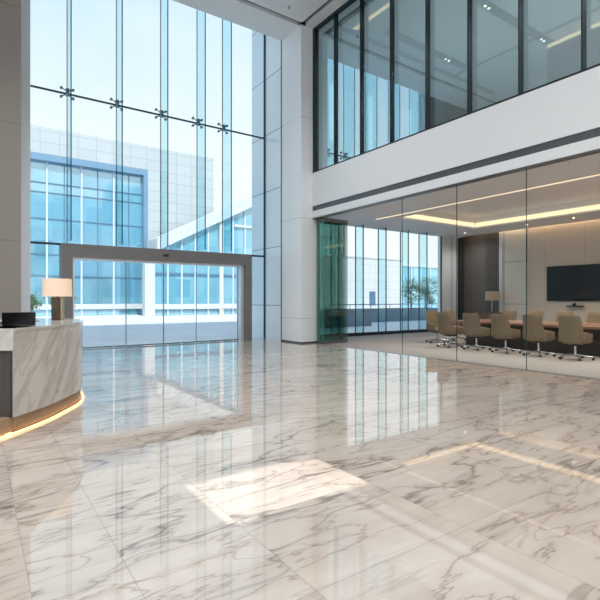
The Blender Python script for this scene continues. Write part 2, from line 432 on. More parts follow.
# ---------------------------------------------------------------- entrance curtain wall
FX = [1.19, 2.08, 3.39, 4.70, 5.89, 6.79, XP]
ZTR = 7.12; ZH = 2.93
wp = MB()
for a, b in zip(FX, FX[1:]):
    wp.box(a+.006, b-.006, YF-.01, YF+.01, ZTR+.02, ZT)
    wp.box(a+.006, b-.006, YF-.01, YF+.01, ZH+.03, ZTR-.02)
wp.box(FX[0]+.006, 1.91, YF-.01, YF+.01, .02, ZH-.03)
wp.box(7.74, XP-.006, YF-.01, YF+.01, .02, ZH-.03)
struct(wp.build('window_2', M['facade_glass']), 'tall frameless glass curtain wall over the entrance', 'curtain wall')
t = MB(); t.box(FX[0], XP, YF-.022, YF+.022, ZTR-.022, ZTR+.022)
t.box(FX[0], 1.9, YF-.03, YF+.03, ZH-.03, ZH+.03); t.box(7.74, XP, YF-.03, YF+.03, ZH-.03, ZH+.03)
t.box(XP-.04, XP, YF-.03, YF+.03, 0, ZT)
struct(t.build('trim_5', M['trans']), 'thin dark horizontal joint bars of the glazing', 'transom')
in_mid = 'in the middle of the row'
places = ['nearest the grey stone wall at left', 'second from the grey stone wall', in_mid, 'second from the white pillar', 'nearest the white pillar']
for i, x in enumerate(FX[1:6]):
    f = thing('glass_fin', 'tall vertical glass fin of the entrance glazing, ' + places[i], 'glass fin', (x, YF-.02, ZH), 0, 'glass fins behind the entrance glazing')
    MB().box(-.011, .011, -.66, -.0, .04, ZT-ZH).build('pane', M['fin_glass'], f)
    e = MB(); e.box(-.014, .014, -.68, -.66, .04, ZT-ZH)
    e.build('front_edge', M['fin_edge'], f)
    e = MB(); e.box(-.012, .012, -.012, .006, .04, ZT-ZH); e.build('rear_edge', M['fin_edge'], f)
    zs = ZTR-ZH
    sp = MB().box(-.05, .05, -.15, -.04, zs-.1, zs+.1, .012).build('spider_fitting', M['steel'], f, 40)
    for sx in (-1, 1):
        for sz in (-1, 1):
            a = MB().bar((sx*.03, -.08, zs+sz*.05), (sx*.15, -.03, zs+sz*.12), .016)
            a.bar((sx*.15, -.06, zs+sz*.12), (sx*.15, .01, zs+sz*.12), .036, n=16); a.build('bolt_arm', M['steel'], sp, 40)
# portal and doors
PX0, PX1 = 1.90, 7.74
d = struct(bpy.data.objects.new('door_1', None), 'wide glass sliding entrance door in a bronze grey portal', 'door'); COL.objects.link(d); d.location = (PX0, YF, 0)
pf = MB(); pf.box(0, .28, -.34, .12, 0, ZH-.36); pf.box(PX1-PX0-.24, PX1-PX0, -.34, .12, 0, ZH-.36); pf.box(0, PX1-PX0, -.34, .12, ZH-.36, ZH)
pf.build('portal_frame', M['portal'], d)
sb = MB(); sb.box(2.78, 2.94, -.362, -.34, ZH-.22, ZH-.15, .008)
sb.build('motion_sensor', M['black'], d, 40)
jb = MB(); jb.box(PX1-PX0-.36, PX1-PX0-.24, -.2, .1, .0, ZH-.36); jb.box(.28, .34, -.2, .1, .0, ZH-.36); jb.box(.34, PX1-PX0-.36, -.2, .1, ZH-.42, ZH-.36)
jb.build('inner_jamb', M['alu'], d)
lx = [.34, 1.76, 2.88, 3.96, PX1-PX0-.36]
for i in range(4):
    yy = -.06 if i in (1, 2) else .0
    g = MB().box(lx[i]+.01, lx[i+1]-.01, yy-.008, yy+.008, .05, ZH-.42).build('door_leaf', M['facade_glass'], d)
    st = MB(); st.box(lx[i]+.004, lx[i]+.014, yy-.015, yy+.015, .03, ZH-.42); st.box(lx[i+1]-.014, lx[i+1]-.004, yy-.015, yy+.015, .03, ZH-.42)
    st.build('stile', M['steel'], g)
    MB().box(lx[i]+.004, lx[i+1]-.004, yy-.018, yy+.018, .01, .05).build('bottom_rail', M['steel'], g)

# ---------------------------------------------------------------- right side: fascia, upper glazing, partition
YS = -6.0
fa = MB(); fa.box(XG-.02, XG+.3, YS, 12.14, 4.39, 5.45); fa.box(XG-.02, XG+.3, YS, 12.14, 4.02, 4.23); fa.box(XG+.05, XG+.3, YS, 12.14, 4.23, 4.39)
struct(fa.build('wall_fascia', M['white']), 'white fascia band between the two glazed storeys', 'fascia')
struct(MB().box(XG+.0, XG+.05, YS, 12.14, 4.23, 4.39).build('trim_6', M['grille']), 'long dark linear air grille in the white fascia', 'air grille')
sbox('trim_7', M['track'], XG-.0, XG+.14, YS, 12.14, 3.985, 4.02, 'dark head track over the glass partition', 'track')
sbox('wall_right', M['white'], XG-.02, XG+.3, YB, YS, 0, ZC+.2)
ug = MB(); ys = [12.02, 11.05, 9.88, 8.72, 7.54, 6.37, 5.19, 4.01, 2.83, 1.65, .47, -1.3, -3.1, YS]
for a, b in zip(ys, ys[1:]): ug.box(XG+.075, XG+.09, b+.005, a-.005, 5.50, ZC-.05)
struct(ug.build('window_3', M['upper_glass']), 'grey green reflective glazing of the upper storey', 'window')
fr = MB(); fr.box(XG, XG+.3, YS, 12.14, 5.45, 5.50); fr.box(XG, XG+.3, YS, 12.14, ZC-.05, ZC+.0); fr.box(XG, XG+.3, 12.02, 12.14, 5.5, ZC-.05)
struct(fr.build('trim_8', M['mullion']), 'dark frame around the upper glazing', 'frame')
lab = ['farthest, beside the white pillar corner', 'second from the white pillar', 'third from the white pillar', 'fourth from the white pillar', 'fifth from the white pillar', 'sixth from the white pillar', 'seventh from the white pillar, nearest in view']
for i, y in enumerate(ys[1:8]):
    m_ = thing('mullion', 'dark vertical mullion of the upper glazing, ' + lab[i], 'mullion', (XG, y, 5.5), 0, 'mullions of the upper glazing')
    MB().box(.0, .075, -.014, .014, 0, ZC-.05-5.5).build('cap', M['mullion'], m_)
    MB().box(.091, .30, -.02, .02, 0, ZC-.05-5.5).build('post', M['mullion'], m_)
# partition glass
pg = MB(); py = [8.34, 6.69, 5.06, 3.42, 1.78, .14, -1.5, -3.1, -4.7, YS]
for a, b in zip(py, py[1:]): pg.box(XG+.04, XG+.055, b+.004, a-.004, .012, 3.985)
struct(pg.build('window_4', M['wall_glass']), 'frameless clear glass partition of the meeting room', 'glass partition')
pe = MB()
for y in py[:-1]: pe.box(XG+.038, XG+.057, y-.004, y+.004, .012, 3.985)
struct(pe.build('trim_9', M['fin_edge']), 'thin dark joints between partition panes', 'joint')
sbox('trim_10', M['track'], XG+.0, XG+.1, YS, 12.1, -.01, .006, 'thin floor track under the partition', 'track')
# stacked panels
for i in range(8):
    y = 12.05-.052*i
    pn = thing('sliding_glass_panel', ['rearmost', 'second', 'third', 'fourth', 'fifth', 'sixth', 'seventh', 'front'][i] + ' of the green glass sliding panels parked against the white pillar' + ('' if i in (0, 7) else ', counted from the back'), 'glass panel', (9.0, y, 0.008), 0, 'parked sliding glass panels')
    MB().box(.012, .96, -.006, .006, .07, 3.86).build('pane', M['stack_glass'], pn)
    MB().box(0, .012, -.007, .007, .07, 3.86).build('polished_edge', M['stack_edge'], pn)
    MB().box(.96, .972, -.007, .007, .07, 3.86).build('polished_edge', M['stack_edge'], pn)
    MB().box(0, .972, -.018, .018, 3.86, 3.975).build('top_rail', M['track'], pn)
    MB().box(0, .972, -.018, .018, 0, .07).build('bottom_rail', M['track'], pn)

# ---------------------------------------------------------------- meeting room shell
ZM = 4.22; XW = 18.2
sbox('floor_carpet', M['carpet'], XG+.1, 19, YS, YC+.1, -.2, -.002, 'pale grey carpet of the meeting room', 'carpet')
TX0, TX1, TY0, TY1 = 12.0, 16.3, -2.0, 11.35
cm = MB()
cm.box(XG+.3, TX0, YS, YC+.1, ZM, ZM+.1); cm.box(TX1, XW-.22, YS, YC+.1, ZM, ZM+.1)
cm.box(TX0, TX1, TY1, YC+.1, ZM, ZM+.1); cm.box(TX0, TX1, YS, TY0, ZM, ZM+.1)
cm.box(TX0-.1, TX1+.1, TY0-.1, TY1+.1, ZM+.42, ZM+.5)
for a in ((TX0-.1, TX0, TY0-.1, TY1+.1), (TX1, TX1+.1, TY0-.1, TY1+.1), (TX0, TX1, TY1, TY1+.1), (TX0, TX1, TY0-.1, TY0)): cm.box(*a, ZM+.1, ZM+.42)
cm.box(XW-.22, XW, YS, YC+.1, ZM+.25, ZM+.3); cm.box(XW-.22, XW-.2, YS, YC+.1, ZM+.1, ZM+.25)
struct(cm.build('ceiling_meeting', M['ceil']), 'white tray ceiling of the meeting room', 'ceiling')
sbox('floor_upper', M['white'], XG+.3, 19, YS, YC+.1, ZM+.55, 5.40)
# back wall: beige panels, off-white door panel, dark panel
sbox('wall_meeting', M['beige'], XW, XW+.3, YS, 10.2, 0, ZM+.3, 'beige panelled wall carrying the screen', 'wall')
wt = MB(); wt.box(XW-.02, XW+.3, 10.28, 11.32, 0, ZM+.3)
struct(wt.build('wall_panel', M['offwhite']), 'off white flush door panel beside the dark wood', 'wall panel')
tt = MB(); tt.box(XW-.04, XW+.3, 10.2, 10.28, 0, ZM+.3); tt.box(XW-.05, XW+.3, 11.32, 11.46, 0, ZM+.3)
struct(tt.build('trim_11', M['ext_plain']), 'pale upright trims of the back wall', 'trim')
tt = MB(); tt.box(XW-.025, XW-.019, 11.24, 11.26, 0, ZM); tt.box(XW-.025, XW-.019, 10.28, 11.26, 2.95, 2.97); tt.box(XW-.025, XW-.019, 10.28, 11.26, 1.2, 1.22); tt.box(XW-.045, XW-.039, 10.23, 10.25, 0, ZM)
struct(tt.build('trim_12', M['groove']), 'thin dark joints of the door panel', 'joint')
sbox('wall_slats', M['slat'], XW, XW+.3, 11.46, 12.1, 0, ZM+.3, 'dark slatted wood panel on the back wall', 'wall panel')
sbox('wall_dark', M['darkwood'], XW+.02, XW+.3, 12.1, 13.25, 0, ZM+.3, 'smooth dark wood panel at the room corner', 'wall panel')
sbox('wall_corner', M['jamb'], 17.1, XW+.3, YC-.05, YC+.2, 0, ZM+.3, 'pale blue glass clad wall end beside the window', 'wall')
bp = MB(); bp.box(17.05, 17.1, YC-.02, YC+.02, 0, ZM); bp.box(17.75, 17.77, YC-.056, YC-.05, 0, ZM); bp.box(XW-.02, XW+.05, 13.25, YC-.05, 0, ZM)
struct(bp.build('trim_13', M['mullion']), 'dark upright at the right end of the meeting room window', 'post')
CX = [XG+.35, 10.8, 12.0, 13.2, 14.46, 15.6, 17.05]
cw = MB()
for a, b in zip(CX, CX[1:]): cw.box(a+.005, b-.005, YC-.008, YC+.008, .12, ZM)
struct(cw.build('window_5', M['facade_glass']), 'floor to ceiling window of the meeting room', 'window')
sbox('trim_14', M['trans'], XG+.3, 17.05, YC-.06, YC+.06, 0, .12, 'dark sill under the meeting room window', 'sill')
clab = ['hidden mostly behind the parked panels', 'nearest the parked panels', 'second from the parked panels', 'third from the parked panels', 'nearest the pale wall end']
for i, x in enumerate(CX[1:6]):
    f = thing('window_fin', 'glass fin of the meeting room window, ' + clab[i], 'glass fin', (x, YC-.02, .12), 0, 'glass fins of the meeting room window')
    MB().box(-.01, .01, -.42, 0, 0, ZM-.12).build('pane', M['fin_glass'], f)
    MB().box(-.02, .02, -.445, -.42, 0, ZM-.12).build('front_edge', M['fin_edge'], f)
    MB().box(-.02, .02, -.012, .01, 0, ZM-.12).build('rear_edge', M['fin_edge'], f)
# cove and line lights
cv = thing('cove_light', 'warm glowing cove light around the raised meeting room ceiling', 'cove light', (TX0, TY0, ZM))
q = MB(); q.box(TX1-TX0-.03, TX1-TX0-.004, .05, TY1-TY0-.05, .06, .2); q.build('strip', M['cove'], cv)
q = MB(); q.box(.05, TX1-TX0-.05, TY1-TY0-.03, TY1-TY0-.004, .06, .2); q.build('strip', M['cove'], cv)
q = MB(); q.box(.004, .03, .05, TY1-TY0-.05, .06, .2); q.build('strip', M['cove'], cv)
ll = tag(MB().box(11.53, 11.60, -4, 12.0, ZM-.012, ZM-.001).build('line_light', M['coveline']), 'slim warm line light running along the meeting room ceiling', 'line light')
wl = tag(MB().box(XW-.19, XW-.15, YS+.1, 13.0, ZM+.2, ZM+.245).build('wall_wash_light', emit('wall_wash_glow', (1, .68, .38), 9.0)), 'warm strip hidden in the ceiling slot washing the beige wall', 'strip light')
for i, (x, y, w) in enumerate(((16.95, 7.9, 'above the screen'), (16.95, 6.9, 'near the right edge of the photo'), (17.0, 9.6, 'above the off white door panel'), (17.0, 12.3, 'in front of the dark wood panel'))):
    dl = thing('downlight', 'small round downlight in the meeting room ceiling ' + w, 'downlight', (x, y, ZM), 0, 'meeting room downlights')
    MB().lathe([(.075, -.008), (.075, -.001), (.05, -.001), (.05, -.008)], 24, cap=False).build('ring', M['ext_plain'], dl, 40)
    MB().lathe([(.048, -.005), (.048, -.001)], 24).build('lens', M['lens'], dl)

# ---------------------------------------------------------------- upper storey room
ZU = 9.82
uc = MB(); uc.box(XG+.15, 17.6, YS, YC, ZU, ZU+.1)
struct(uc.build('ceiling_upper', M['ceil']), 'ceiling of the upper storey room', 'ceiling')
sbox('wall_gallery', M['white'], 17.5, 17.8, YS, YC, 5.4, ZU)
sbox('wall_gallery_wood', M['walnut'], 15.4, 15.6, YS, 8.0, 5.4, ZU-.25, 'brown wood wall inside the upper storey', 'wall')
ge = MB(); sl_ = [(10.75, 11.35), (12.4, 13.1), (13.9, 14.15), (14.95, 15.35)]; xx = XG+.3; gg = MB()
for a, b in sl_:
    ge.box(xx, a, YC, YC+.2, 5.4, ZT); ge.box(a, b, YC, YC+.2, 5.4, 7.3); ge.box(a, b, YC, YC+.2, 9.5, ZT); xx = b
    gg.box(a, b, YC+.09, YC+.11, 7.3, 9.5)
ge.box(xx, 18, YC, YC+.2, 5.4, ZT)
struct(ge.build('wall_gallery_end', M['white'])); struct(gg.build('window_7', M['facade_glass']), 'row of slit windows at the end of the upper storey', 'window')
gv = MB(); gv.box(14.72, 14.86, YS, 11.1, ZU-.012, ZU-.001); gv.box(9.2, 17.4, 11.1, 11.3, ZU-.012, ZU-.001)
struct(gv.build('ceiling_joints', M['groove']), 'dark joint lines on the upper storey ceiling', 'ceiling joint')
tag(MB().box(9.62, 9.74, 2, 11.0, ZU-.02, ZU-.001).build('downlight_strip', M['upcove']), 'warm line light behind the upper glazing near the pillar', 'line light')
tag(MB().box(15.3, 15.38, -3, 7.95, ZU-.2, ZU-.12).build('gallery_cove_light', M['upcove']), 'warm strip light above the brown wall of the upper storey', 'strip light')
for k, (yt, x0, x1, sp) in enumerate(((10.5, 10.6, 14.6, (10.95, 13.5)), (7.95, 11.2, 16.6, (12.0, 14.0, 15.0)))):
    tr = thing('light_track', ['recessed dark lighting track, the one nearer the pillar on the upper ceiling', 'recessed dark lighting track reaching the brown wall on the upper ceiling'][k], 'lighting track', (0, yt, ZU))
    MB().box(x0, min(x1, 17), -.14, .14, -.03, -.001).build('channel', M['groove'], tr)
    for x in sp:
        for o2 in (-.09, .09):
            ho = MB().lathe([(.06, -.07), (.06, -.03)], 16, (x+o2, 0, 0)).build('spotlight', M['black'], tr, 40)
            MB().lathe([(.045, -.074), (.045, -.07)], 16, (x+o2, 0, 0)).build('lens', M['lens'], ho)
sp = thing('sprinkler', 'small sprinkler head on the lobby ceiling', 'sprinkler', (7.63, 11.6, ZC))
MB().lathe([(.05, -.012), (.05, -.001)], 20).build('rose', M['ext_plain'], sp, 40)
MB().lathe([(.012, -.06), (.012, -.012)], 12).build('pipe', M['steel'], sp, 40)
MB().lathe([(.03, -.064), (.03, -.058)], 16).build('deflector', M['steel'], sp, 40)

# ---------------------------------------------------------------- conference furniture
tb = thing('conference_table', 'long dark reddish wood conference table lined with taupe chairs', 'table', (13.2, 5.0, 0))
TYH = 4.35
MB().box(-1.0, 1.0, -TYH, TYH, .68, .75, .012).build('tabletop', M['tabletop'], tb, 40)
MB().box(-.72, .8, -TYH+.4, TYH-.35, .0, .68, .01).build('plinth', M['tablebase'], tb, 40)
def make_chair():
    t = thing('conference_chair', '-', 'chair')
    # backrest: curved upholstered shell
    nu, nv = 13, 12; bm = bmesh.new()
    def pt(u, v, side):
        z = .37+v*.66
        hw = .285-.045*v
        hw *= min(1, .62+.38*min(1, v/.16)**.5) if v < .16 else 1
        if v > .93: hw -= .03*((v-.93)/.07)**2
        x = u*hw
        wrap = .10*(1-.45*v)*abs(u)**2.2
        y = -.27+wrap-.10*v**1.3+.03*math.sin(PI*v)*0
        th = .035*(1-.35*abs(u)**3)*(1-.3*v)
        if v == 0 or v == 1 or abs(u) == 1: th *= .35
        return Vector((x, y+side*th, z))
    G = {}
    for sd in (-1, 1):
        for i in range(nu):
            for j in range(nv):
                G[sd, i, j] = bm.verts.new(pt(-1+2*i/(nu-1), j/(nv-1), sd))
    for sd in (-1, 1):
        for i in range(nu-1):
            for j in range(nv-1):
                q = [G[sd, i, j], G[sd, i+1, j], G[sd, i+1, j+1], G[sd, i, j+1]]
                bm.faces.new(q if sd < 0 else q[::-1])
    for i in range(nu-1):
        bm.faces.new((G[-1, i, 0], G[1, i, 0], G[1, i+1, 0], G[-1, i+1, 0])); bm.faces.new((G[-1, i, nv-1], G[-1, i+1, nv-1], G[1, i+1, nv-1], G[1, i, nv-1]))
    for j in range(nv-1):
        bm.faces.new((G[-1, 0, j], G[-1, 0, j+1], G[1, 0, j+1], G[1, 0, j])); bm.faces.new((G[-1, nu-1, j], G[1, nu-1, j], G[1, nu-1, j+1], G[-1, nu-1, j+1]))
    b = MB(); b.bm.free(); b.bm = bm; b.build('backrest', M['taupe'], t, 60)
    MB().box(-.235, .235, -.22, .25, .37, .475, .04, 4).build('seat', M['taupe'], t, 60)
    for sx in (-1, 1):
        a = MB()
        tt = bmesh.new(); bmesh.ops.create_cube(tt, size=1)
        for v in tt.verts:
            zz = .40 if v.co.z < 0 else (.66 if v.co.y < 0 else .60)
            v.co = Vector((sx*.265+v.co.x*.055, .0+v.co.y*.44, zz))
        bmesh.ops.bevel(tt, geom=list(tt.edges), offset=.022, segments=3, profile=.5, affect='EDGES')
        a.add(tt); a.build('armrest', M['taupe'], t, 60)
    MB().box(-.13, .13, -.14, .14, .325, .37, .015).build('mechanism', M['black'], t, 40)
    MB().bar((0, 0, .13), (0, 0, .33), .026, .026, 16).build('column', M['chrome'], t, 40)
    base = MB(); base.bar((0, 0, .085), (0, 0, .15), .045, .035, 16)
    for k in range(5):
        a = 2*PI*k/5+PI/2
        base.bar((0, 0, .115), (.355*math.cos(a), .355*math.sin(a), .072), .024, .014, 10)
    bo = base.build('star_base', M['chrome'], t, 50)
    for k in range(5):
        a = 2*PI*k/5+PI/2; cx, cy = .355*math.cos(a), .355*math.sin(a); tx, ty = -math.sin(a), math.cos(a)
        w = MB()
        for s2 in (-1, 1):
            w.bar((cx+tx*(s2*.022-.009), cy+ty*(s2*.022-.009), .031), (cx+tx*(s2*.022+.009), cy+ty*(s2*.022+.009), .031), .03, n=16)
        w.bar((cx, cy, .03), (cx, cy, .075), .008); w.build('caster', M['black'], t, 40)
    return t
ch0 = make_chair(); used = [False]
def chair(x, y, rz, label, group):
    c = ch0 if not used[0] else copy_tree(ch0)
    used[0] = True
    c.location = (x, y, 0); c.rotation_euler = (0, 0, R(rz)); tag(c, label, 'chair', group)
nn = ['first taupe swivel chair from the left along the near table side, back to us', 'second taupe swivel chair from the left along the near table side', 'third and middle taupe swivel chair along the near table side', 'fourth taupe swivel chair from the left along the near table side', 'rightmost taupe swivel chair on the near table side, largest in view']
for i, y in enumerate((8.84, 7.96, 7.08, 6.20, 5.33)):
    chair(11.52, y, -90+(-6, 3, 0, -3, 2)[i], nn[i], 'chairs on the near side of the table')
fn = ['leftmost taupe chair across the table, in front of the slatted dark wood', 'second taupe chair from the left across the table, in front of the off white panel', 'third taupe chair across the table, left under the screen', 'rightmost taupe chair across the table, under the screen camera']
for i, y in enumerate((9.1, 8.18, 7.27, 6.36)):
    chair(14.75, y, 90, fn[i], 'chairs on the far side of the table')
chair(12.35, 9.98, 165, 'tan lit swivel chair at the table end, nearest the window', 'chairs at the table end')
chair(13.45, 10.05, 185, 'swivel chair at the table end half hidden behind the first near side chair', 'chairs at the table end')
# screen, camera bar
tv = thing('mounted_television', 'large black wall screen on the beige meeting room wall', 'television', (XW, 8.27, 1.34))
MB().box(-.06, -.02, -1.18, 1.18, 0, 1.33, .006).build('casing', M['black'], tv)
MB().box(-.0635, -.0605, -1.165, 1.165, .015, 1.315).build('screen', M['screen'], tv)
MB().box(-.02, -.001, -.35, .35, .35, .95).build('wall_bracket', M['black'], tv)
cb = thing('mounted_conference_camera', 'small black conference camera bar under the wall screen', 'camera', (XW, 8.42, 1.13))
MB().box(-.14, -.001, -.3, .3, 0, .05, .02).build('bar', M['black'], cb, 40)
MB().ball((-.08, 0, .085), .06, 3, (1, 1, .9)).build('camera_head', M['black'], cb, 60)
MB().bar((-.142, 0, .09), (-.13, 0, .09), .025, n=16).build('lens', M['screen'], cb, 40)
# sideboard and lamp by the dark panel
sd = thing('sideboard', 'low dark sideboard against the slatted wood panel', 'sideboard', (17.85, 11.6, 0))
MB().box(-.3, .3, -.6, .6, .08, .86, .008).build('body', M['darkwood'], sd)
MB().box(-.27, .27, -.57, .57, 0, .08).build('plinth', M['tablebase'], sd)
for s2 in (-1, 1):
    do = MB().box(-.315, -.3, s2*.3-.29, s2*.3+.29, .1, .84).build('door', M['walnut'], sd)
    MB().box(-.33, -.315, s2*.05-.008, s2*.05+.008, .4, .55).build('handle', M['chrome'], do)
lp = thing('table_lamp', 'table lamp with a beige shade on the sideboard in the meeting room', 'lamp', (17.8, 11.56, .86))
MB().box(-.09, .09, -.09, .09, 0, .03, .006).build('base', M['black'], lp)
MB().bar((0, 0, .03), (0, 0, .62), .014).build('stem', M['chrome'], lp, 40)
MB().lathe([(.27, .5), (.26, .89), (.254, .89), (.264, .5)], 36, cap=False).build('lamp_shade', plain('beige_shade', (.50, .40, .31), .8), lp, 40)

# ---------------------------------------------------------------- reception desk
def catmull(P, n=8):
    P = [Vector((*p, 0)) for p in P]; out = []
    Q = [P[0]*2-P[1]]+P+[P[-1]*2-P[-2]]
    for i in range(1, len(Q)-2):
        for k in range(n):
            t = k/n; a, b, c_, d_ = Q[i-1], Q[i], Q[i+1], Q[i+2]
            out.append(.5*((2*b)+(c_-a)*t+(2*a-5*b+4*c_-d_)*t*t+(3*b-a-3*c_+d_)*t**3))
    out.append(P[-1]); return out
def offset(L, d):
    o = []
    for i, p in enumerate(L):
        tv_ = (L[min(i+1, len(L)-1)]-L[max(i-1, 0)]).normalized()
        o.append(p+Vector((tv_.y, -tv_.x, 0))*d)
    return o
outer = catmull([(.315, 5.68), (.52, 5.90), (.73, 6.17), (.95, 6.52), (1.14, 6.86), (1.265, 7.3), (1.28, 7.8), (1.12, 8.28), (.78, 8.62), (.35, 8.78)])
inner = offset(outer, -.52)
skirt = [Vector((.13, 5.49, 0)), Vector((.225, 5.585, 0))]+outer   # base line, running on a little past the body
A = Vector((.315, 5.68, 0)); Ld = Vector((-.822, .569, 0)); Nv = Vector((.569, .822, 0))
ret = [A, A+Nv*.03+Ld*0, A+Ld*.9+Nv*.03, A+Ld*.9]
org = Vector((.7, 7.0, 0))
dk = thing('reception_desk', 'curved marble reception desk with glowing base at the left edge', 'desk', org)
H = 1.10
def P2(L): return [(p.x-org.x, p.y-org.y) for p in L]
MB().ribbon(P2(outer), P2(offset(outer, -.03)), .175, H-.03).build('body', M['desk'], dk, 30)
MB().ribbon(P2(offset(outer, .008)), P2(offset(outer, -.55)), H-.03, H).build('counter_top', M['desk'], dk, 30)
MB().ribbon(P2(offset(outer, -.52)), P2(offset(outer, -.54)), .1, H-.03).build('inner_lining', M['walnut'], dk, 30)
MB().ribbon(P2(offset(skirt, -.03)), P2(offset(skirt, -.30)), .024, .175).build('toe_kick', M['oak'], dk, 30)
MB().ribbon(P2(offset(skirt, .012)), P2(offset(skirt, -.004)), .004, .022).build('light_strip', M['led'], dk, 30)
# flat return facing us at the left end
def quad(a0, a1, d0, d1): return P2([A+Ld*a0+Nv*d0, A+Ld*a1+Nv*d0, A+Ld*a1+Nv*d1, A+Ld*a0+Nv*d1])
MB().poly_prism(quad(.004, 1.2, .0, .45), .87, H).build('return_front', M['desk'], dk)
MB().poly_prism(quad(.03, 1.2, .03, .40), .175, .87).build('return_panel', M['darkwood'], dk)
fr = MB(); fr.poly_prism(quad(.004, 1.2, .0, .028), .845, .87); fr.poly_prism(quad(.004, .035, .0, .028), .175, .845)
fr.build('return_frame', M['base'], dk)
MB().poly_prism(quad(0, 1.2, .03, .40), .045, .175).build('return_toe', M['oak'], dk)
MB().poly_prism(quad(.01, 1.2, -.012, .004), .004, .024).build('light_strip', M['led'], dk)
MB().ribbon(P2(offset(outer, -.54)), P2(offset(outer, -.85)), .74, .78).build('work_surface', M['walnut'], dk, 30)
# laptop
hd = Vector((.98, -.07, 0)); ang = math.atan2(hd.y, hd.x)
lt = thing('laptop', 'dark open laptop standing on the marble reception counter', 'laptop', (.405, 6.235, H), ang)
MB().box(-.165, .165, 0, .2, .002, .018, .005).build('base', M['black'], lt, 40)
MB().box(-.15, .15, .03, .13, .018, .021).build('keyboard', M['track'], lt)
lid = bmesh.new(); bmesh.ops.create_cube(lid, size=1)
for v in lid.verts: v.co = Vector((v.co.x*.33, v.co.y*.008, (v.co.z+.5)*.155))
bmesh.ops.bevel(lid, geom=list(lid.edges), offset=.003, segments=2, profile=.5, affect='EDGES')
Lm = MB(); Lm.add(lid, Matrix.Translation((0, 0, .016)) @ Matrix.Rotation(R(26), 4, 'X'))
lo = Lm.build('lid', plain('laptop_lid', (.022, .024, .028), .38, .3), lt)
sc = bmesh.new(); bmesh.ops.create_cube(sc, size=1)
for v in sc.verts: v.co = Vector((v.co.x*.31, v.co.y*.002+.0055, (v.co.z+.5)*.13+.012))
Ls = MB(); Ls.add(sc, Matrix.Translation((0, 0, .016)) @ Matrix.Rotation(R(26), 4, 'X')); Ls.build('display', M['screen'], lo)
# desk lamp
dl = thing('desk_lamp', 'lit table lamp with a cream drum shade and bronze block base on the desk', 'lamp', (.975, 7.62, H), R(-25))
MB().box(-.065, .065, -.06, .06, .0, .33, .006).build('base', M['bronze'], dl, 40)
MB().box(.065, .076, -.061, .061, .0, .33).build('brass_edge', plain('brass', (.55, .38, .18), .25, .9), dl)
MB().bar((0, 0, .33), (0, 0, .56), .012).build('stem', M['bronze'], dl, 40)
MB().lathe([(.196, .345), (.188, .60), (.183, .60), (.191, .345)], 48, cap=False).build('lamp_shade', M['shade'], dl, 40)
MB().ball((0, 0, .47), .035).build('bulb', emit('bulb_glow', (1, .72, .45), 5), dl, 60)

# ---------------------------------------------------------------- outside
sbox('ground', M['paving'], -60, 120, YF+.1, 160, -.2, -.012, 'pale paved plaza outside', 'plaza')
YT = 44
bt = thing('office_building', 'white panelled office building with a big blue glazed front across the plaza', 'building', (0, YT, 0))
w = MB(); w.box(-14, 19.8, 0, 14, 13.5, 15.7); w.box(13.2, 19.8, 0, 14, 0, 13.5); w.box(-14, 13.2, .9, 14, 0, 13.5)
w.build('wall', M['ext_white'], bt)
MB().box(-14, 13.2, .55, .9, 0, 12.95).build('glazing', M['ext_glass'], bt)
w = MB(); w.box(-14, 13.2, .0, .6, 12.95, 13.5); w.box(12.8, 13.2, 0, .6, 0, 12.95); w.build('portal_frame', M['ext_frame'], bt)
for k in range(-10, 9):
    x = 4.93+k*1.34-.03
    if x > 12.7 or x < -8: continue
    big = k % 2 == 0
    MB().box(x-(.07 if big else .035), x+(.07 if big else .035), .42 if big else .5, .55, 0, 12.95).build('mullion', M['ext_mull'] if big else M['ext_mulldark'], bt)
for z in (3.4, 5.2, 8.2, 10.4, 11.2):
    MB().box(-14, 12.8, .48, .55, z-.04, z+.04).build('transom', M['ext_mulldark'], bt)
MB().box(-14, 12.8, .3, .55, .55, 1.0).build('base_beam', M['ext_plain'], bt)
# wedge wing
YW = 40
we = thing('wing_building', 'glazed wing with a white sloping roof edge in front of the office building', 'building', (0, YW, 0))
def slope(x): return 6.72+.518*(x-12.85)
def wedge(x0, x1, y0, y1, z0f, z1f):
    m_ = MB(); b = m_.bm; V = []
    for y in (y0, y1):
        V.append([b.verts.new((x0, y, z0f(x0))), b.verts.new((x1, y, z0f(x1))), b.verts.new((x1, y, z1f(x1))), b.verts.new((x0, y, z1f(x0)))])
    b.faces.new(V[0]); b.faces.new(V[1][::-1])
    for i in range(4): b.faces.new((V[0][i], V[0][(i+1) % 4], V[1][(i+1) % 4], V[1][i]))
    return m_
wedge(12.8, 34, 0, 3.0, lambda x: slope(x)-1.1, slope).build('roof_edge', M['ext_plain'], we)
wedge(12.6, 33.6, .5, 2.8, lambda x: 0, lambda x: slope(x)-1.1).build('glazing', M['ext_glass2'], we)
MB().box(11.75, 12.6, .0, .8, 0, 5.0).build('pier', M['ext_plain'], we)
for k in range(17):
    x = 13.85+k*1.27
    big = (k % 4 == 0 and k > 0)
    hw = .2 if big else .07
    wedge(x-hw, x+hw, .25 if big else .38, .5, lambda x: 0, lambda x: slope(x)-1.1).build('mullion', M['ext_plain'] if big else M['ext_mull'], we)
MB().box(12.6, 33.6, .2, .5, .55, 1.0).build('base_beam', M['ext_plain'], we)
MB().box(12.6, 33.6, .4, .5, 3.55, 3.75).build('transom', M['ext_mulldark'], we)
MB().box(20.3, 33.6, .3, .5, 8.35, 8.6).build('transom', M['ext_plain'], we)
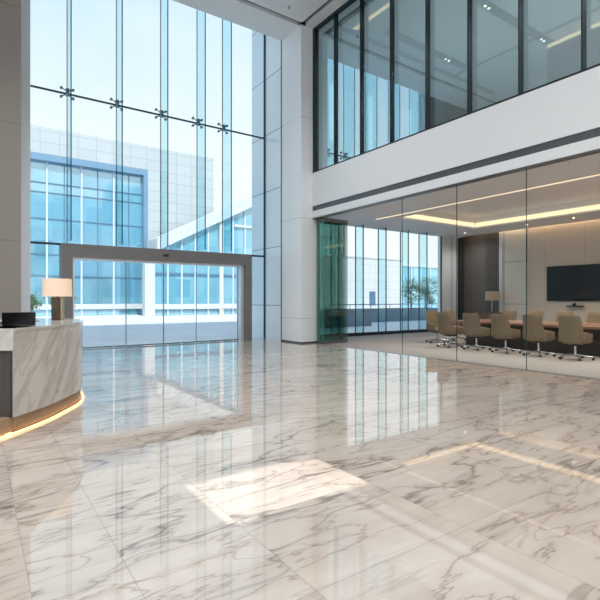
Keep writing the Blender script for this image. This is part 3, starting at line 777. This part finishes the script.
# block seen through the meeting room
bl = thing('white_block', 'low white panelled block seen through the meeting room window', 'building', (24, 30, 0))
MB().box(.3, 8.1, 0, 8, 0, 4.95).build('wall', M['ext_white2'], bl)
MB().box(4.1, 4.8, -.03, .06, .9, 2.1).build('window', M['ext_mulldark'], bl)
MB().box(.2, 8.2, -.05, 8, 4.95, 5.05).build('coping', M['ext_plain'], bl)
gb = thing('glass_block', 'distant blue glass block behind the tree', 'building', (48, 45, 0))
MB().box(0, 20, 0, 10, 0, 6.0).build('glazing', M['ext_glass2'], gb)
MB().box(-.2, 20.2, -.2, 10, 6.0, 6.5).build('roof_edge', M['ext_plain'], gb)
for k in range(10): MB().box(k*2-.08, k*2+.08, -.12, 0, 0, 6.0).build('mullion', M['ext_mull'], gb)
# planters
for i, (x0, x1, y0, y1, h, lb) in enumerate(((11.5, 17.5, 18.5, 19.6, .75, 'long grey stone planter wall outside the meeting room window'), (17, 27, 21.5, 23, .8, 'farther grey stone planter wall in front of the white block'))):
    p = thing('planter', lb, 'planter', (x0, y0, -.012))
    MB().box(0, x1-x0, 0, y1-y0, 0, h, .02).build('body', M['stone'], p)
    MB().box(.1, x1-x0-.1, .1, y1-y0-.1, h, h+.02).build('soil', M['bark'], p)
rl = thing('railing', 'thin plaza railing beyond the meeting room window', 'railing', (20, 25.5, -.012))
MB().box(0, 14, -.03, .03, 1.02, 1.08).build('handrail', M['steel'], rl)
for k in range(8): MB().box(k*2-.02, k*2+.02, -.02, .02, 0, 1.02).build('post', M['steel'], rl)
# foliage
def foliage(r, n, leaf, flat=1.0, seed=1, cz=0.):
    rnd = random.Random(seed); b = MB(); bm = b.bm
    cl = [(rnd.gauss(0, .42)*r, rnd.gauss(0, .42)*r, cz+rnd.gauss(0, .40)*r*flat) for _ in range(14)]
    for _ in range(n):
        c_ = rnd.choice(cl)
        p = Vector((c_[0]+rnd.gauss(0, .17)*r, c_[1]+rnd.gauss(0, .17)*r, max(.06, c_[2]+rnd.gauss(0, .15)*r)))
        a = Vector((rnd.gauss(0, 1), rnd.gauss(0, 1), rnd.gauss(0, 1))).normalized()
        bb = a.orthogonal().normalized()*leaf*.5; a = a*leaf
        vs = [bm.verts.new(p-a), bm.verts.new(p+bb), bm.verts.new(p+a), bm.verts.new(p-bb)]
        bm.faces.new(vs)
    return b
tlab = ['slender grey green tree in front of the distant blue glass block', 'smaller grey green tree right of the slender one by the glass block']
for i, (x, y, h, r_) in enumerate(((34.0, 30.5, 2.6, 1.5), (37.2, 31.5, 2.3, 1.3))):
    tr = thing('tree', tlab[i], 'tree', (x, y, -.012), 0, 'trees beyond the meeting room')
    tk = MB(); tk.bar((0, 0, 0), (-.1, 0, h*.7), .09, .06); tk.bar((-.1, 0, h*.7), (-1.0, -.1, h+1.0), .06, .025); tk.bar((-.1, 0, h*.7), (.5, .2, h+.9), .05, .02); tk.bar((-.1, 0, h*.7), (0, -.3, h+.9), .05, .02)
    tk.build('trunk', M['bark'], tr, 50)
    fo = foliage(r_, 1500, .10, 1.1, 3+i, h).build('foliage', M['leaf2'], tr)
for i, (x, y) in enumerate(((2.2, 30), (4.2, 31.5))):
    sh = thing('shrub', ['rounded green shrub on the plaza left of the entrance', 'green shrub behind the desk lamp on the plaza'][i], 'shrub', (x, y, -.012), 0, 'plaza shrubs')
    foliage(.8, 900, .09, .8, 20+i, 1.3).build('foliage', M['leaf'], sh)
    MB().bar((0, 0, 0), (0, 0, 1.2), .06, .03).build('stem', M['bark'], sh)

# ---------------------------------------------------------------- lights
def area(name, loc, sx, sy, power, col, rot=(0, 0, 0), spread=None):
    L = bpy.data.lights.new(name, 'AREA'); L.shape = 'RECTANGLE'; L.size = sx; L.size_y = sy
    L.energy = power; L.color = col
    if spread: L.spread = spread
    o = bpy.data.objects.new(name, L); COL.objects.link(o); o.location = loc; o.rotation_euler = rot
    return o
for x in (-4.0, .2, 4.4):
    for y in (-5.5, -2.0, 1.5, 5.0):
        area('lobby_fill', (x, y, ZC-.03), .9, .9, 76, (.94, .97, 1), spread=R(134))  # unseen area lights without fixtures, added to brighten the lobby
for x in (-2, 2.2, 6.2):
    area('lobby_fill', (x, 9.6, ZC-.03), .9, .9, 75, (.94, .97, 1), spread=R(110))  # extra unseen row, added to lighten the far floor
for y in (1, 4.6, 8.4):
    area('meeting_fill', (14.1, y, ZM+.38), 3.2, 2.6, 110, (1, .90, .78), spread=R(112))  # unseen area lights added in the tray, doing most of the cove's lighting
area('meeting_fill', (10.6, 6, ZM-.03), .5, 8, 75, (1, .92, .82), spread=R(104))  # unseen strip added to brighten the front part of the room
area('meeting_fill', (17.5, 12.4, ZM-.03), .5, .8, 14, (1, .96, .9), spread=R(130))  # unseen wash added to lift the pale corner wall
for y in (2, 7.2):
    area('gallery_fill', (12.8, y, ZU-.06), 2.0, 2.0, 210, (1, .97, .92), spread=R(108))  # unseen area lights added to brighten the upper room
sl = bpy.data.lights.new('sun', 'SUN'); sl.energy = 3.9; sl.angle = R(.2); sl.color = (1, .98, .95)
so = bpy.data.objects.new('sun', sl); COL.objects.link(so); so.rotation_euler = sun_dir.to_track_quat('-Z', 'Y').to_euler(); so.location = (0, -20, 40)

# ---------------------------------------------------------------- sky
wd = bpy.data.worlds.new('sky'); S.world = wd; wd.use_nodes = True
nt = wd.node_tree; nt.nodes.clear()
out = nd(nt, 'ShaderNodeOutputWorld'); bg = nd(nt, 'ShaderNodeBackground')
tc = nd(nt, 'ShaderNodeTexCoord'); sx = nd(nt, 'ShaderNodeSeparateXYZ'); nt.links.new(tc.outputs['Generated'], sx.inputs[0])
z = mth(nt, 'MAXIMUM', sx.outputs[2], 0.0)
rp = nd(nt, 'ShaderNodeValToRGB'); nt.links.new(z, rp.inputs[0])
el = rp.color_ramp.elements
el[0].position = 0; el[0].color = (.97, .99, 1.0, 1)
el[1].position = 1; el[1].color = (.30, .52, .92, 1)
e = el.new(.30); e.color = (.86, .93, .98, 1)
e = el.new(.58); e.color = (.54, .75, .95, 1)
cn = noise(nt, tc.outputs['Generated'], 2.2, 6, .6)
cf = mth(nt, 'MULTIPLY', mth(nt, 'SUBTRACT', cn.outputs[0], .42), 3.2, clamp=True)
cc = mixc(nt, mth(nt, 'MULTIPLY', cf, .6), rp.outputs[0], rgba((.97, .98, 1)))
nt.links.new(cc, bg.inputs[0]); bg.inputs[1].default_value = 1.08
nt.links.new(bg.outputs[0], out.inputs[0])

# ---------------------------------------------------------------- camera, view
cam = bpy.data.cameras.new('camera'); co = bpy.data.objects.new('camera', cam); COL.objects.link(co)
cam.sensor_fit = 'HORIZONTAL'; cam.sensor_width = 36; cam.lens = 468/600*36
cam.shift_y = -.5/600
co.location = (0, 0, 1.4); co.rotation_euler = (R(90), 0, -math.atan2(324, 468))
cam.clip_start = .05; cam.clip_end = 500
S.camera = co
vs = S.view_settings
vs.view_transform = 'Standard'; vs.look = 'None'; vs.exposure = .1; vs.gamma = 1; vs.use_curve_mapping = False
cy = S.cycles
cy.max_bounces = 10; cy.diffuse_bounces = 4; cy.glossy_bounces = 6; cy.transparent_max_bounces = 48; cy.transmission_bounces = 6
cy.caustics_reflective = False; cy.caustics_refractive = False
cy.sample_clamp_indirect = 6; cy.use_denoising = True
